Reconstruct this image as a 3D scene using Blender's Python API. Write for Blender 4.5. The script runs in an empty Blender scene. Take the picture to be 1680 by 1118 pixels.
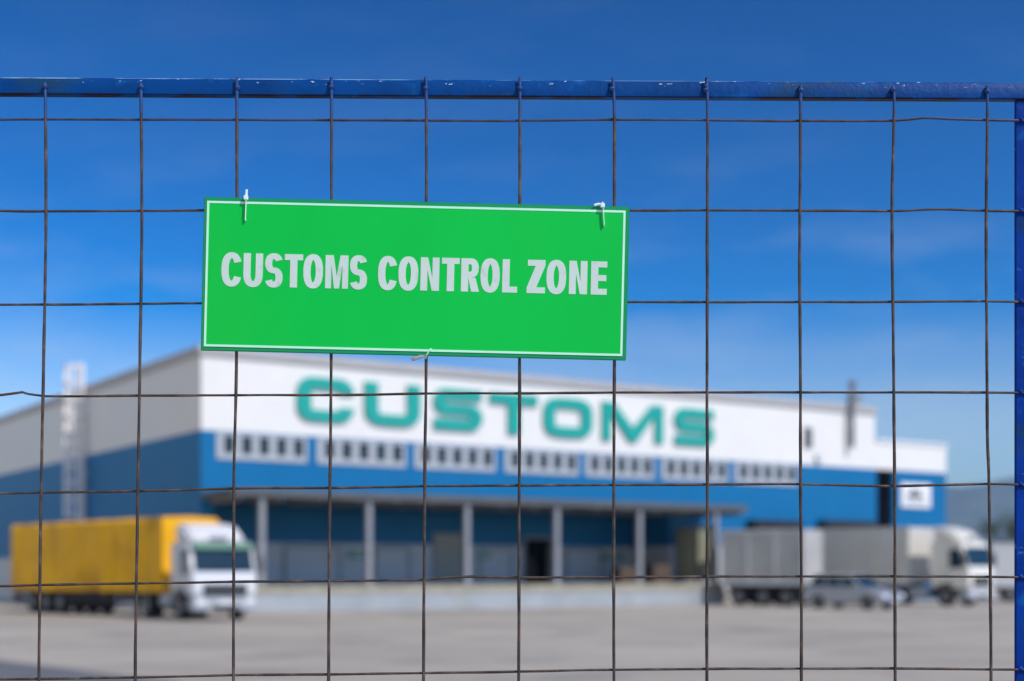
import bpy, bmesh, math, random
from math import sin, cos, pi, radians, atan2, sqrt
from mathutils import Vector, Matrix
random.seed(7)
C = bpy.context.scene
COL = C.collection

# ------------------------------------------------------------------ camera
F = 50.0 / 36.0 * 1680.0          # focal length in photo pixels
HZ = 940.0                        # horizon row of the photo
EYE = 1.75
cam_d = bpy.data.cameras.new("camera")
cam = bpy.data.objects.new("camera", cam_d)
COL.objects.link(cam)
cam.location = (0, 0, EYE)
cam.rotation_euler = (radians(90), 0, 0)
cam_d.lens = 50
cam_d.sensor_width = 36
cam_d.shift_y = (HZ - 559.0) / 1680.0
cam_d.clip_start = 0.05
cam_d.clip_end = 9000
cam_d.dof.use_dof = True
cam_d.dof.focus_distance = 1.497
cam_d.dof.aperture_fstop = 4.4
C.camera = cam

# ------------------------------------------------------------------ sun and sky
SUN = Vector((0.90, -0.70, 1.20)).normalized()     # direction towards the sun
sd = bpy.data.lights.new("sun", 'SUN')
sd.energy = 4.3
sd.angle = radians(0.5)
sd.color = (1.0, 0.935, 0.85)
sun = bpy.data.objects.new("sun", sd)
COL.objects.link(sun)
sun.location = (20, -20, 40)
sun.rotation_euler = (-SUN).to_track_quat('-Z', 'Y').to_euler()

W = bpy.data.worlds.new("World")
C.world = W
W.use_nodes = True
nt = W.node_tree
for n in list(nt.nodes):
    nt.nodes.remove(n)
wo = nt.nodes.new('ShaderNodeOutputWorld')
bg = nt.nodes.new('ShaderNodeBackground')
sky = nt.nodes.new('ShaderNodeTexSky')
sky.sky_type = 'NISHITA'
sky.sun_disc = False
sky.sun_elevation = math.asin(SUN.z)
sky.sun_rotation = atan2(SUN.x, SUN.y)
sky.altitude = 300
sky.air_density = 1.0
sky.dust_density = 0.6
sky.ozone_density = 5.0
hs = nt.nodes.new('ShaderNodeHueSaturation')
hs.inputs['Saturation'].default_value = 1.25
hs.inputs['Hue'].default_value = 0.494
gm = nt.nodes.new('ShaderNodeGamma')                # deeper zenith, paler horizon: the air of a polarised clear day
gm.inputs[1].default_value = 2.05
g1 = nt.nodes.new('ShaderNodeVectorMath'); g1.operation = 'SCALE'; g1.inputs['Scale'].default_value = 0.1
g2 = nt.nodes.new('ShaderNodeVectorMath'); g2.operation = 'SCALE'; g2.inputs['Scale'].default_value = 25.5
nt.links.new(sky.outputs[0], g1.inputs[0])
nt.links.new(g1.outputs[0], gm.inputs[0])
nt.links.new(gm.outputs[0], g2.inputs[0])
nt.links.new(g2.outputs[0], hs.inputs['Color'])
# faint wisps of high cloud, laid out on the sky by direction
tc = nt.nodes.new('ShaderNodeTexCoord')
mp = nt.nodes.new('ShaderNodeMapping')
mp.inputs['Scale'].default_value = (2.2, 2.2, 9.0)
mp.inputs['Rotation'].default_value = (0.0, 0.12, 0.0)
nz = nt.nodes.new('ShaderNodeTexNoise')
nz.inputs['Scale'].default_value = 2.4
nz.inputs['Detail'].default_value = 5
nz.inputs['Roughness'].default_value = 0.55
nt.links.new(tc.outputs['Generated'], mp.inputs[0])
sz = nt.nodes.new('ShaderNodeSeparateXYZ')
nt.links.new(tc.outputs['Generated'], sz.inputs[0])
sr = nt.nodes.new('ShaderNodeMapRange')              # the sky is paler low down
sr.inputs['From Min'].default_value = 0.10
sr.inputs['From Max'].default_value = 0.33
sr.inputs['To Min'].default_value = 0.76
sr.inputs['To Max'].default_value = 1.85
nt.links.new(sz.outputs[2], sr.inputs['Value'])
nt.links.new(sr.outputs[0], hs.inputs['Saturation'])
nt.links.new(mp.outputs[0], nz.inputs['Vector'])
cr = nt.nodes.new('ShaderNodeMapRange')
cr.inputs['From Min'].default_value = 0.48
cr.inputs['From Max'].default_value = 0.85
cr.inputs['To Min'].default_value = 0.0
cr.inputs['To Max'].default_value = 0.34
nt.links.new(nz.outputs['Fac'], cr.inputs['Value'])
mx = nt.nodes.new('ShaderNodeMixRGB')
mx.inputs[2].default_value = (7.0, 7.6, 8.4, 1)
cz = nt.nodes.new('ShaderNodeMapRange')              # the wisps lie low
cz.inputs['From Min'].default_value = 0.15
cz.inputs['From Max'].default_value = 0.29
cz.inputs['To Min'].default_value = 1.0
cz.inputs['To Max'].default_value = 0.12
nt.links.new(sz.outputs[2], cz.inputs['Value'])
cm = nt.nodes.new('ShaderNodeMath'); cm.operation = 'MULTIPLY'
nt.links.new(cr.outputs[0], cm.inputs[0])
nt.links.new(cz.outputs[0], cm.inputs[1])
nt.links.new(cm.outputs[0], mx.inputs[0])
nt.links.new(hs.outputs[0], mx.inputs[1])
# unseen cloud bank added behind and left of the viewer as neutral fill light
dt = nt.nodes.new('ShaderNodeVectorMath'); dt.operation = 'DOT_PRODUCT'
dt.inputs[1].default_value = Vector((-0.86, -0.50, 0.10)).normalized()
nt.links.new(tc.outputs['Generated'], dt.inputs[0])
mr1 = nt.nodes.new('ShaderNodeMapRange')
mr1.interpolation_type = 'SMOOTHSTEP'
mr1.inputs['From Min'].default_value = 0.10
mr1.inputs['From Max'].default_value = 0.60
nt.links.new(dt.outputs['Value'], mr1.inputs['Value'])
nb = nt.nodes.new('ShaderNodeTexNoise')
nb.inputs['Scale'].default_value = 4.0
nb.inputs['Detail'].default_value = 6
nt.links.new(tc.outputs['Generated'], nb.inputs['Vector'])
mr2 = nt.nodes.new('ShaderNodeMapRange')
mr2.inputs['From Min'].default_value = 0.30
mr2.inputs['From Max'].default_value = 0.52
nt.links.new(nb.outputs['Fac'], mr2.inputs['Value'])
mm = nt.nodes.new('ShaderNodeMath'); mm.operation = 'MULTIPLY'
nt.links.new(mr1.outputs[0], mm.inputs[0])
nt.links.new(mr2.outputs[0], mm.inputs[1])
mx2 = nt.nodes.new('ShaderNodeMixRGB')
mx2.inputs[2].default_value = (6.2, 6.7, 7.4, 1)
nt.links.new(mm.outputs[0], mx2.inputs[0])
nt.links.new(mx.outputs[0], mx2.inputs[1])
nt.links.new(mx2.outputs[0], bg.inputs['Color'])
bg.inputs['Strength'].default_value = 0.10
nt.links.new(bg.outputs[0], wo.inputs['Surface'])

C.view_settings.view_transform = 'Standard'
C.view_settings.look = 'None'
C.view_settings.exposure = 0.0
C.view_settings.gamma = 1
C.cycles.use_denoising = True
C.cycles.max_bounces = 8


# ------------------------------------------------------------------ helpers
def at(px, py, Y):
    """photo pixel at a depth of Y metres -> point in the place"""
    return Vector(((px - 840.0) / F * Y, Y, EYE + (HZ - py) / F * Y))


def mat(name, col, rough=0.6, var=0.12, scale=3.0, metal=0.0, bump=0.0, bscale=40.0, stretch=(1, 1, 1),
        rib=None, spots=None, coat=0.0, spec=0.5):
    m = bpy.data.materials.new(name)
    m.use_nodes = True
    t = m.node_tree
    b = t.nodes['Principled BSDF']
    b.inputs['Roughness'].default_value = rough
    b.inputs['Metallic'].default_value = metal
    b.inputs['Specular IOR Level'].default_value = spec
    if coat:
        b.inputs['Coat Weight'].default_value = coat
    tc = t.nodes.new('ShaderNodeTexCoord')
    mp = t.nodes.new('ShaderNodeMapping')
    mp.inputs['Scale'].default_value = stretch
    t.links.new(tc.outputs['Object'], mp.inputs[0])
    n = t.nodes.new('ShaderNodeTexNoise')
    n.inputs['Scale'].default_value = scale
    n.inputs['Detail'].default_value = 6
    n.inputs['Roughness'].default_value = 0.6
    t.links.new(mp.outputs[0], n.inputs['Vector'])
    r = t.nodes.new('ShaderNodeValToRGB')
    r.color_ramp.elements[0].position = 0.3
    r.color_ramp.elements[1].position = 0.7
    r.color_ramp.elements[0].color = tuple(c * (1 - var) for c in col) + (1,)
    r.color_ramp.elements[1].color = tuple(min(1, c * (1 + var)) for c in col) + (1,)
    t.links.new(n.outputs['Fac'], r.inputs[0])
    out = r.outputs[0]
    if spots:
        scol, sscale, lo, hi = spots
        n2 = t.nodes.new('ShaderNodeTexNoise')
        n2.inputs['Scale'].default_value = sscale
        n2.inputs['Detail'].default_value = 4
        t.links.new(mp.outputs[0], n2.inputs['Vector'])
        r2 = t.nodes.new('ShaderNodeMapRange')
        r2.inputs['From Min'].default_value = lo
        r2.inputs['From Max'].default_value = hi
        t.links.new(n2.outputs['Fac'], r2.inputs['Value'])
        x = t.nodes.new('ShaderNodeMixRGB')
        x.inputs[2].default_value = tuple(scol) + (1,)
        t.links.new(r2.outputs[0], x.inputs[0])
        t.links.new(out, x.inputs[1])
        out = x.outputs[0]
    t.links.new(out, b.inputs['Base Color'])
    h = None
    if bump:
        n3 = t.nodes.new('ShaderNodeTexNoise')
        n3.inputs['Scale'].default_value = bscale
        n3.inputs['Detail'].default_value = 5
        t.links.new(tc.outputs['Object'], n3.inputs['Vector'])
        bp = t.nodes.new('ShaderNodeBump')
        bp.inputs['Strength'].default_value = bump
        bp.inputs['Distance'].default_value = 0.5 / bscale
        t.links.new(n3.outputs['Fac'], bp.inputs['Height'])
        t.links.new(bp.outputs[0], b.inputs['Normal'])
        h = bp
    if rib:                               # panel ribs: (axis, period in metres, depth)
        ax, per, dep = rib
        wv = t.nodes.new('ShaderNodeTexWave')
        wv.wave_type = 'BANDS'
        wv.bands_direction = ax
        wv.inputs['Scale'].default_value = 0.314 / per
        t.links.new(tc.outputs['Object'], wv.inputs['Vector'])
        bp = t.nodes.new('ShaderNodeBump')
        bp.inputs['Strength'].default_value = 0.5
        bp.inputs['Distance'].default_value = dep
        t.links.new(wv.outputs['Fac'], bp.inputs['Height'])
        if h:
            t.links.new(h.outputs[0], bp.inputs['Normal'])
        t.links.new(bp.outputs[0], b.inputs['Normal'])
    return m


class MB:
    def __init__(s):
        s.v, s.f = [], []

    def box(s, x0, x1, y0, y1, z0, z1):
        b = len(s.v)
        s.v += [(x0, y0, z0), (x1, y0, z0), (x1, y1, z0), (x0, y1, z0), (x0, y0, z1), (x1, y0, z1), (x1, y1, z1), (x0, y1, z1)]
        s.f += [tuple(b + i for i in q) for q in ((3, 2, 1, 0), (4, 5, 6, 7), (0, 1, 5, 4), (1, 2, 6, 5), (2, 3, 7, 6), (3, 0, 4, 7))]
        return s

    def prism(s, poly, a, b, axis='y'):
        """poly: list of 2D points (x,z) for axis y, (x,y) for axis z, (y,z) for axis x; extruded from a to b"""
        k = len(s.v)
        n = len(poly)
        for w in (a, b):
            for p, q in poly:
                s.v.append({'y': (p, w, q), 'z': (p, q, w), 'x': (w, p, q)}[axis])
        s.f.append(tuple(k + i for i in range(n)))
        s.f.append(tuple(k + n + i for i in reversed(range(n))))
        for i in range(n):
            j = (i + 1) % n
            s.f.append((k + i, k + n + i, k + n + j, k + j))
        return s

    def strip(s, L, R, y0, y1, closed=False):
        """flat ribbon between two 2D (x,z) polylines, given thickness along y"""
        k = len(s.v)
        n = len(L)
        for (a, b) in zip(L, R):
            s.v += [(a[0], y0, a[1]), (b[0], y0, b[1]), (a[0], y1, a[1]), (b[0], y1, b[1])]
        m = n if closed else n - 1
        for i in range(m):
            a = k + 4 * i
            b = k + 4 * ((i + 1) % n)
            s.f += [(a, b, b + 1, a + 1), (a + 2, a + 3, b + 3, b + 2), (a, a + 2, b + 2, b), (a + 1, b + 1, b + 3, a + 3)]
        if not closed:
            e = k + 4 * (n - 1)
            s.f += [(k, k + 1, k + 3, k + 2), (e, e + 2, e + 3, e + 1)]
        return s

    def tube(s, path, r, n=8, cap=True, flat=None):
        P = [Vector(p) for p in path]
        k = len(s.v)
        up = None
        for i, p in enumerate(P):
            d = (P[min(i + 1, len(P) - 1)] - P[max(i - 1, 0)]).normalized()
            if up is None:
                up = Vector((0, 1, 0)) if abs(d.y) < 0.8 else Vector((1, 0, 0))
            a = d.cross(up).normalized()
            up2 = a.cross(d).normalized()
            up = up2
            rr = r[i] if isinstance(r, (list, tuple)) else r
            for j in range(n):
                t = 2 * pi * j / n
                fb = flat if flat else 1.0
                s.v.append(tuple(p + a * cos(t) * rr + up2 * sin(t) * rr * fb))
        for i in range(len(P) - 1):
            for j in range(n):
                a = k + i * n + j
                b = k + i * n + (j + 1) % n
                s.f.append((a, b, b + n, a + n))
        if cap:
            s.f.append(tuple(k + j for j in reversed(range(n))))
            s.f.append(tuple(k + (len(P) - 1) * n + j for j in range(n)))
        return s

    def lathe(s, prof, n=28, axis='y', c=(0, 0, 0)):
        """prof: (radius, along-axis) points"""
        k = len(s.v)
        for (r, h) in prof:
            for j in range(n):
                t = 2 * pi * j / n
                a, b = r * cos(t), r * sin(t)
                p = {'y': (a, h, b), 'z': (a, b, h), 'x': (h, a, b)}[axis]
                s.v.append((p[0] + c[0], p[1] + c[1], p[2] + c[2]))
        for i in range(len(prof) - 1):
            for j in range(n):
                a = k + i * n + j
                b = k + i * n + (j + 1) % n
                s.f.append((a, a + n, b + n, b))
        s.f.append(tuple(k + j for j in range(n)))
        s.f.append(tuple(k + (len(prof) - 1) * n + j for j in reversed(range(n))))
        return s

    def build(s, name, m, parent=None, loc=(0, 0, 0), rot=(0, 0, 0), bevel=0.0, seg=2, smooth=False):
        me = bpy.data.meshes.new(name)
        bm = bmesh.new()
        vs = [bm.verts.new(v) for v in s.v]
        for f in s.f:
            try:
                bm.faces.new([vs[i] for i in f])
            except ValueError:
                pass
        bmesh.ops.recalc_face_normals(bm, faces=bm.faces[:])
        if bevel:
            es = [e for e in bm.edges if len(e.link_faces) == 2 and e.calc_face_angle(0) > 0.5]
            bmesh.ops.bevel(bm, geom=es, offset=bevel, segments=seg, affect='EDGES', clamp_overlap=True)
        bm.to_mesh(me)
        bm.free()
        if smooth:
            me.shade_smooth()
            try:
                me.set_sharp_from_angle(angle=radians(40))
            except Exception:
                pass
        me.materials.append(m)
        o = bpy.data.objects.new(name, me)
        COL.objects.link(o)
        o.location = loc
        o.rotation_euler = rot
        o.parent = parent
        return o


def tag(o, label=None, cat=None, group=None, kind=None):
    if label: o['label'] = label
    if cat: o['category'] = cat
    if group: o['group'] = group
    if kind: o['kind'] = kind
    return o


def thing(name, label, cat, loc=(0, 0, 0), rz=0.0, group=None):
    o = bpy.data.objects.new(name, None)
    COL.objects.link(o)
    o.empty_display_size = 0.2
    o.location = loc
    o.rotation_euler = (0, 0, rz)
    return tag(o, label, cat, group)


def clone(o, parent=None, **kw):
    c = o.copy()
    COL.objects.link(c)
    c.parent = parent
    for k, v in kw.items():
        setattr(c, k, v)
    for ch in list(o.children):
        clone(ch, c)
    return c


def ribbon(path, wx, wy, closed=False):
    """elliptical pen along a 2D path -> left and right outlines"""
    n = len(path)
    L, R = [], []
    for i, p in enumerate(path):
        a = path[(i - 1) % n] if (closed or i > 0) else path[i]
        b = path[(i + 1) % n] if (closed or i < n - 1) else path[i]
        dx, dy = b[0] - a[0], b[1] - a[1]
        l = sqrt(dx * dx + dy * dy) or 1
        nx, ny = -dy / l, dx / l
        L.append((p[0] + nx * wx / 2, p[1] + ny * wy / 2))
        R.append((p[0] - nx * wx / 2, p[1] - ny * wy / 2))
    return L, R


def sup(cx, cy, rx, ry, a0, a1, n, e=2.0):
    """super-ellipse arc"""
    out = []
    for i in range(n + 1):
        t = radians(a0 + (a1 - a0) * i / n)
        c, s_ = cos(t), sin(t)
        out.append((cx + rx * math.copysign(abs(c) ** (2 / e), c), cy + ry * math.copysign(abs(s_) ** (2 / e), s_)))
    return out


def fillet(pts, r, n=7):
    """polyline with its corners rounded"""
    out = [pts[0]]
    for a, b, c in zip(pts, pts[1:], pts[2:]):
        A, B, C_ = Vector(a), Vector(b), Vector(c)
        u, w = (A - B).normalized(), (C_ - B).normalized()
        o = B + (u + w) * r
        for i in range(n + 1):
            t = pi / 2 * i / n
            out.append(tuple(o - w * r * cos(t) - u * r * sin(t)))
    return out + [pts[-1]]


def letter(mb, ch, x0, x1, z0, z1, sx, sy, y0, y1, e=2.0):
    """one capital filling x0..x1, z0..z1 with stem width sx and bar height sy"""
    w, h = x1 - x0, z1 - z0
    cx, cz = (x0 + x1) / 2, (z0 + z1) / 2
    P = lambda pts: mb.prism([(x0 + a, z0 + b) for a, b in pts], y0, y1)
    rx, ry = (w - sx) / 2, (h - sy) / 2
    xl, xr, zt, zb_ = x0 + sx / 2, x1 - sx / 2, z1 - sy / 2, z0 + sy / 2
    if ch == 'C' and e > 3:                  # squared-off extended capitals
        mb.strip(*ribbon(fillet([(xr, cz + ry * .44), (xr, zt), (xl, zt), (xl, zb_), (xr, zb_), (xr, cz - ry * .44)], ry * .54), sx, sy), y0, y1)
    elif ch == 'S' and e > 3:
        mb.strip(*ribbon(fillet([(x1 - .05, zt), (xl, zt), (xl, cz), (xr, cz), (xr, zb_), (x0 + .05, zb_)], ry * .49), sx * .95, sy), y0, y1)
    elif ch == 'O':
        mb.strip(*ribbon(sup(cx, cz, rx, ry, 0, 360, 48, e)[:-1], sx, sy, True), y0, y1, True)
    elif ch == 'C':
        g = 27 if e < 3 else 25
        k = 1.13 if e < 3 else 1.0
        mb.strip(*ribbon(sup(x0 + sx / 2 + rx * k, cz, rx * k, ry, g, 360 - g, 44, e), sx, sy), y0, y1)
    elif ch == 'U':
        c = ry * 0.75 if e < 3 else ry
        pts = [(cx - rx, z1)] + sup(cx, z0 + sy / 2 + c, rx, c, 180, 360, 30, e) + [(cx + rx, z1)]
        mb.strip(*ribbon(pts, sx, sy), y0, y1)
    elif ch == 'S':
        q = (h - sy) / 4
        top = sup(cx, cz + q, rx, q, 20, 270, 30, e)
        bot = sup(cx, cz - q, rx, q, 90, -160, 30, e)
        mb.strip(*ribbon(top + bot[1:], sx * 0.98, sy), y0, y1)
    elif ch == 'T':
        a, b = (w - sx) / 2, (w + sx) / 2
        P([(a, 0), (b, 0), (b, h - sy), (w, h - sy), (w, h), (0, h), (0, h - sy), (a, h - sy)])
    elif ch == 'L':
        P([(0, 0), (w, 0), (w, sy), (sx, sy), (sx, h), (0, h)])
    elif ch == 'E':
        m = h / 2
        P([(0, 0), (w, 0), (w, sy), (sx, sy), (sx, m - sy / 2), (w * .96, m - sy / 2), (w * .96, m + sy / 2), (sx, m + sy / 2),
           (sx, h - sy), (w, h - sy), (w, h), (0, h)])
    elif ch == 'N':
        P([(0, 0), (sx * .95, 0), (sx * .95, h * .62), (w - sx, 0), (w, 0), (w, h), (w - sx * .95, h), (w - sx * .95, h * .38), (sx, h), (0, h)])
    elif ch == 'Z':
        P([(0, 0), (w, 0), (w, sy), (sx * 1.35, sy), (w, h - sy * .9), (w, h), (w * .04, h), (w * .04, h - sy), (w - sx * 1.35, h - sy), (0, sy * .9)])
    elif ch == 'M':
        m = sx * .82
        P([(0, 0), (m, 0), (m, h * .72), (w / 2 - m * .42, 0), (w / 2 + m * .42, 0), (w - m, h * .72), (w - m, 0), (w, 0), (w, h),
           (w - m * 1.35, h), (w / 2, h * .36), (m * 1.35, h), (0, h)])
    elif ch == 'R':
        zb = z0 + h * .42                      # underside of the bowl's lower bar
        mb.box(x0, x0 + sx, y0, y1, z0, z1)
        zc = (z1 + zb) / 2
        xa = x0 + max(sx * 1.12, w * .52)
        ro, hz_ = x1 - w * .02 - xa, (z1 - zb) / 2
        out = [(x0 + sx, z1)] + sup(xa, zc, ro, hz_, 90, -90, 22, 2.3) + [(x0 + sx, zb)]
        inn = [(x0 + sx, z1 - sy)] + sup(xa, zc, ro - sx * .95, hz_ - sy, 90, -90, 22, 2.3) + [(x0 + sx, zb + sy)]
        mb.strip(out, inn, y0, y1)
        mb.prism([(x1 - sx * 1.05, z0), (x1 + w * .02, z0), (x0 + sx + sx * 1.0, zb), (x0 + sx, zb)], y0, y1)


# ------------------------------------------------------------------ materials
M = {}
M['concrete'] = mat('yard_concrete', (0.355, 0.320, 0.272), 0.85, 0.22, 0.09, bump=0.3, bscale=14, stretch=(1, 1, 1),
                    spots=((0.215, 0.198, 0.18), 0.33, 0.52, 0.72))
M['ground_shadow'] = mat('shadow_sheet_grey', (0.115, 0.120, 0.130), 0.9, 0.25, 0.8, bump=0.5, bscale=60)
M['kerb'] = mat('kerb_brick', (0.27, 0.14, 0.09), 0.85, 0.2, 4, bump=0.3)
M['hill'] = mat('hill_scrub', (0.09, 0.11, 0.095), 0.95, 0.3, 0.012)
M['wall_white'] = mat('white_panel', (0.76, 0.745, 0.705), 0.45, 0.03, 0.6, spec=0.12, rib=('X', 1.0, 0.012))
M['wall_blue'] = mat('blue_panel', (0.008, 0.148, 0.335), 0.40, 0.06, 0.5, spec=0.12, rib=('X', 1.0, 0.012))
M['wall_white_side'] = mat('white_side_panel', (0.76, 0.745, 0.705), 0.45, 0.03, 0.6, spec=0.12, rib=('Y', 1.0, 0.012))
M['wall_blue_side'] = mat('blue_side_panel', (0.008, 0.148, 0.335), 0.40, 0.06, 0.5, spec=0.12, rib=('Y', 1.0, 0.012))
M['flash'] = mat('grey_roof_flashing', (0.42, 0.40, 0.38), 0.5, 0.08, 1.5, metal=0.0)
M['roofing'] = mat('roof_membrane', (0.28, 0.28, 0.29), 0.8, 0.15, 0.7)
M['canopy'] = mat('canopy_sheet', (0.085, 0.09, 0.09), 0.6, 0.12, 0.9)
M['post'] = mat('grey_post_paint', (0.28, 0.29, 0.31), 0.6, 0.08, 2, spec=0.2)
M['dock_face'] = mat('pale_dock_paint', (0.33, 0.36, 0.375), 0.7, 0.12, 0.7, spots=((0.33, 0.33, 0.31), 0.8, 0.55, 0.75))
M['bay_floor'] = mat('dark_bay_floor', (0.10, 0.095, 0.085), 0.85, 0.25, 1.2)  # floor colour darkened to cut light bounced into the bay
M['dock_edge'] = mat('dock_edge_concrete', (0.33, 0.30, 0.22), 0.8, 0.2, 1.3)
M['black'] = mat('black_rubber', (0.012, 0.012, 0.013), 0.8, 0.2, 6)
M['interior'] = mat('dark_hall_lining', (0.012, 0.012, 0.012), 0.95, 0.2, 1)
M['door_beige'] = mat('beige_dock_door', (0.34, 0.33, 0.28), 0.55, 0.05, 1, rib=('Z', 0.5, 0.02))
M['plinth'] = mat('plinth_render', (0.55, 0.56, 0.57), 0.8, 0.08, 1)
M['door_grey'] = mat('grey_dock_door', (0.56, 0.565, 0.57), 0.6, 0.05, 1, rib=('Z', 0.5, 0.02))
M['navy'] = mat('shutter_shade_navy', (0.004, 0.012, 0.040), 0.7, 0.15, 1, spec=.1, rib=('Z', 0.12, 0.02))
M['glass'] = mat('dark_glass', (0.014, 0.034, 0.050), 0.15, 0.25, 0.8, spec=.3)
M['teal'] = mat('teal_letter_paint', (0.0, 0.34, 0.275), 0.4, 0.05, 1)
M['green_plate'] = mat('green_plate', (0.02, 0.22, 0.12), 0.4, 0.05, 2)
M['white_paint'] = mat('white_paint', (0.80, 0.80, 0.79), 0.35, 0.04, 2)
M['win_frame'] = mat('grey_white_window_frame', (0.43, 0.455, 0.48), 0.5, 0.05, 2, spec=.2)
M['pink_white'] = mat('off_white_galvanised', (0.84, 0.80, 0.77), 0.5, 0.06, 3)
M['flue'] = mat('weathered_zinc', (0.21, 0.21, 0.22), 0.45, 0.2, 2, metal=0.3)
M['wood'] = mat('pallet_wood', (0.105, 0.070, 0.048), 0.8, 0.25, 5, stretch=(1, 1, 6))
M['olive'] = mat('olive_sheet', (0.23, 0.23, 0.15), 0.7, 0.1, 2, rib=('X', 0.25, 0.05))
M['tarp'] = mat('yellow_tarpaulin', (0.90, 0.445, 0.003), 0.55, 0.16, 0.5, spec=.25, stretch=(1, 1, .6), spots=((.48, .22, .008), 0.8, .50, .72), bump=0.5, bscale=2.2)
M['cab_white'] = mat('white_cab_paint', (0.66, 0.665, 0.67), 0.28, 0.04, 2, coat=0.3)
M['cab_cream'] = mat('cream_cab_paint', (0.74, 0.71, 0.62), 0.3, 0.04, 2, coat=0.3)
M['visor_green'] = mat('green_visor', (0.0, 0.13, 0.07), 0.5, 0.04, 2)
M['tyre'] = mat('tyre_rubber', (0.018, 0.018, 0.018), 0.85, 0.2, 8)
M['rim'] = mat('steel_rim', (0.17, 0.17, 0.175), 0.5, 0.2, 5, metal=0.3)
M['chassis'] = mat('chassis_black', (0.025, 0.025, 0.027), 0.6, 0.2, 4)
M['plastic'] = mat('grey_plastic', (0.10, 0.105, 0.11), 0.55, 0.1, 4)
M['bumper'] = mat('bumper_grey', (0.38, 0.40, 0.42), 0.45, 0.08, 3)
M['lamp'] = mat('lamp_glass', (0.75, 0.76, 0.78), 0.08, 0.03, 3)
M['red_lamp'] = mat('red_lamp_glass', (0.35, 0.01, 0.01), 0.15, 0.05, 3)
M['trailer_grey'] = mat('grey_trailer_skin', (0.44, 0.43, 0.40), 0.6, 0.14, 0.5, spec=.2)
M['trailer_cream'] = mat('cream_trailer_skin', (0.58, 0.56, 0.50), 0.6, 0.10, 0.5, spec=.2)
M['trailer_pale'] = mat('pale_trailer_skin', (0.60, 0.60, 0.60), 0.5, 0.05, 0.9)
M['car'] = mat('grey_blue_car_paint', (0.43, 0.455, 0.50), 0.25, 0.03, 2, metal=0.35, coat=0.6)
M['bark'] = mat('bark', (0.10, 0.07, 0.05), 0.9, 0.3, 6)
M['leaf'] = mat('leaf', (0.055, 0.085, 0.040), 0.7, 0.55, 1.2)


# chipped blue enamel of the fence frame
def enamel(name, col, chip):
    m = bpy.data.materials.new(name)
    m.use_nodes = True
    t = m.node_tree
    b = t.nodes['Principled BSDF']
    b.inputs['Roughness'].default_value = 0.42
    b.inputs['Specular IOR Level'].default_value = 0.10
    tc = t.nodes.new('ShaderNodeTexCoord')
    g = t.nodes.new('ShaderNodeNewGeometry')

    def noise(sc, det, stretch=(1, 1, 1), ro=0.6):
        mp = t.nodes.new('ShaderNodeMapping')
        mp.inputs['Scale'].default_value = stretch
        t.links.new(tc.outputs['Object'], mp.inputs[0])
        n = t.nodes.new('ShaderNodeTexNoise')
        n.inputs['Scale'].default_value = sc
        n.inputs['Detail'].default_value = det
        n.inputs['Roughness'].default_value = ro
        t.links.new(mp.outputs[0], n.inputs['Vector'])
        return n.outputs['Fac']

    def rng(v, a, b_, c=0.0, d=1.0):
        r = t.nodes.new('ShaderNodeMapRange')
        r.inputs['From Min'].default_value = a
        r.inputs['From Max'].default_value = b_
        r.inputs['To Min'].default_value = c
        r.inputs['To Max'].default_value = d
        t.links.new(v, r.inputs['Value'])
        return r.outputs[0]

    def mix(f, a, bcol):
        x = t.nodes.new('ShaderNodeMixRGB')
        t.links.new(f, x.inputs[0])
        if isinstance(a, tuple): x.inputs[1].default_value = a
        else: t.links.new(a, x.inputs[1])
        x.inputs[2].default_value = bcol
        return x.outputs[0]

    def mul(a, bb):
        x = t.nodes.new('ShaderNodeMath')
        x.operation = 'MULTIPLY'
        t.links.new(a, x.inputs[0])
        t.links.new(bb, x.inputs[1])
        return x.outputs[0]
    base = mix(rng(noise(9, 6, (1, 1, 2)), 0.38, 0.68), tuple(col) + (1,), tuple(c * 0.62 for c in col) + (1,))
    base = mix(rng(noise(14, 7, (0.35, 1, 1)), 0.55, 0.66, 0, 0.75), base, (0.012, 0.045, 0.075, 1))      # bare dark primer
    base = mix(rng(noise(23, 5, (1, 1, 1.5)), 0.60, 0.70, 0, 0.6), base, (0.005, 0.10, 0.33, 1))           # chalked patches
    sep = t.nodes.new('ShaderNodeSeparateXYZ')
    t.links.new(tc.outputs['Object'], sep.inputs[0])
    edge = rng(sep.outputs[2], 0.0040, 0.0100)      # only towards the upper edge of the bar
    band = rng(sep.outputs[2], 0.0015, 0.0035)
    chips = mul(rng(noise(330, 3, (0.35, 1, 1)), chip + .11, chip + 0.13), band)
    base = mix(chips, base, (0.50, 0.60, 0.70, 1))
    edge_glint = mul(rng(noise(60, 6, (0.25, 1, 1), .7), chip - .12, chip + .02), rng(sep.outputs[2], 0.0084, 0.0092))
    edge_glint = mul(edge_glint, rng(sep.outputs[0], 0.10, -0.45, 0.35, 1.0))
    base = mix(edge_glint, base, (0.34, 0.55, 0.80, 1))  # glint of the upper edge, painted as a broken pale blue line
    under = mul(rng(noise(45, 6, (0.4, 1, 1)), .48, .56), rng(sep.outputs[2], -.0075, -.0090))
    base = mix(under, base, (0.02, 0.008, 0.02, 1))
    t.links.new(base, b.inputs['Base Color'])
    bp = t.nodes.new('ShaderNodeBump')
    bp.inputs['Strength'].default_value = 0.35
    bp.inputs['Distance'].default_value = 0.002
    t.links.new(noise(120, 5), bp.inputs['Height'])
    t.links.new(bp.outputs[0], b.inputs['Normal'])
    return m


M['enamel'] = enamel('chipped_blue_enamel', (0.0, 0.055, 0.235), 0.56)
M['enamel_post'] = enamel('blue_post_enamel', (0.0, 0.036, 0.27), 0.70)


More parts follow.
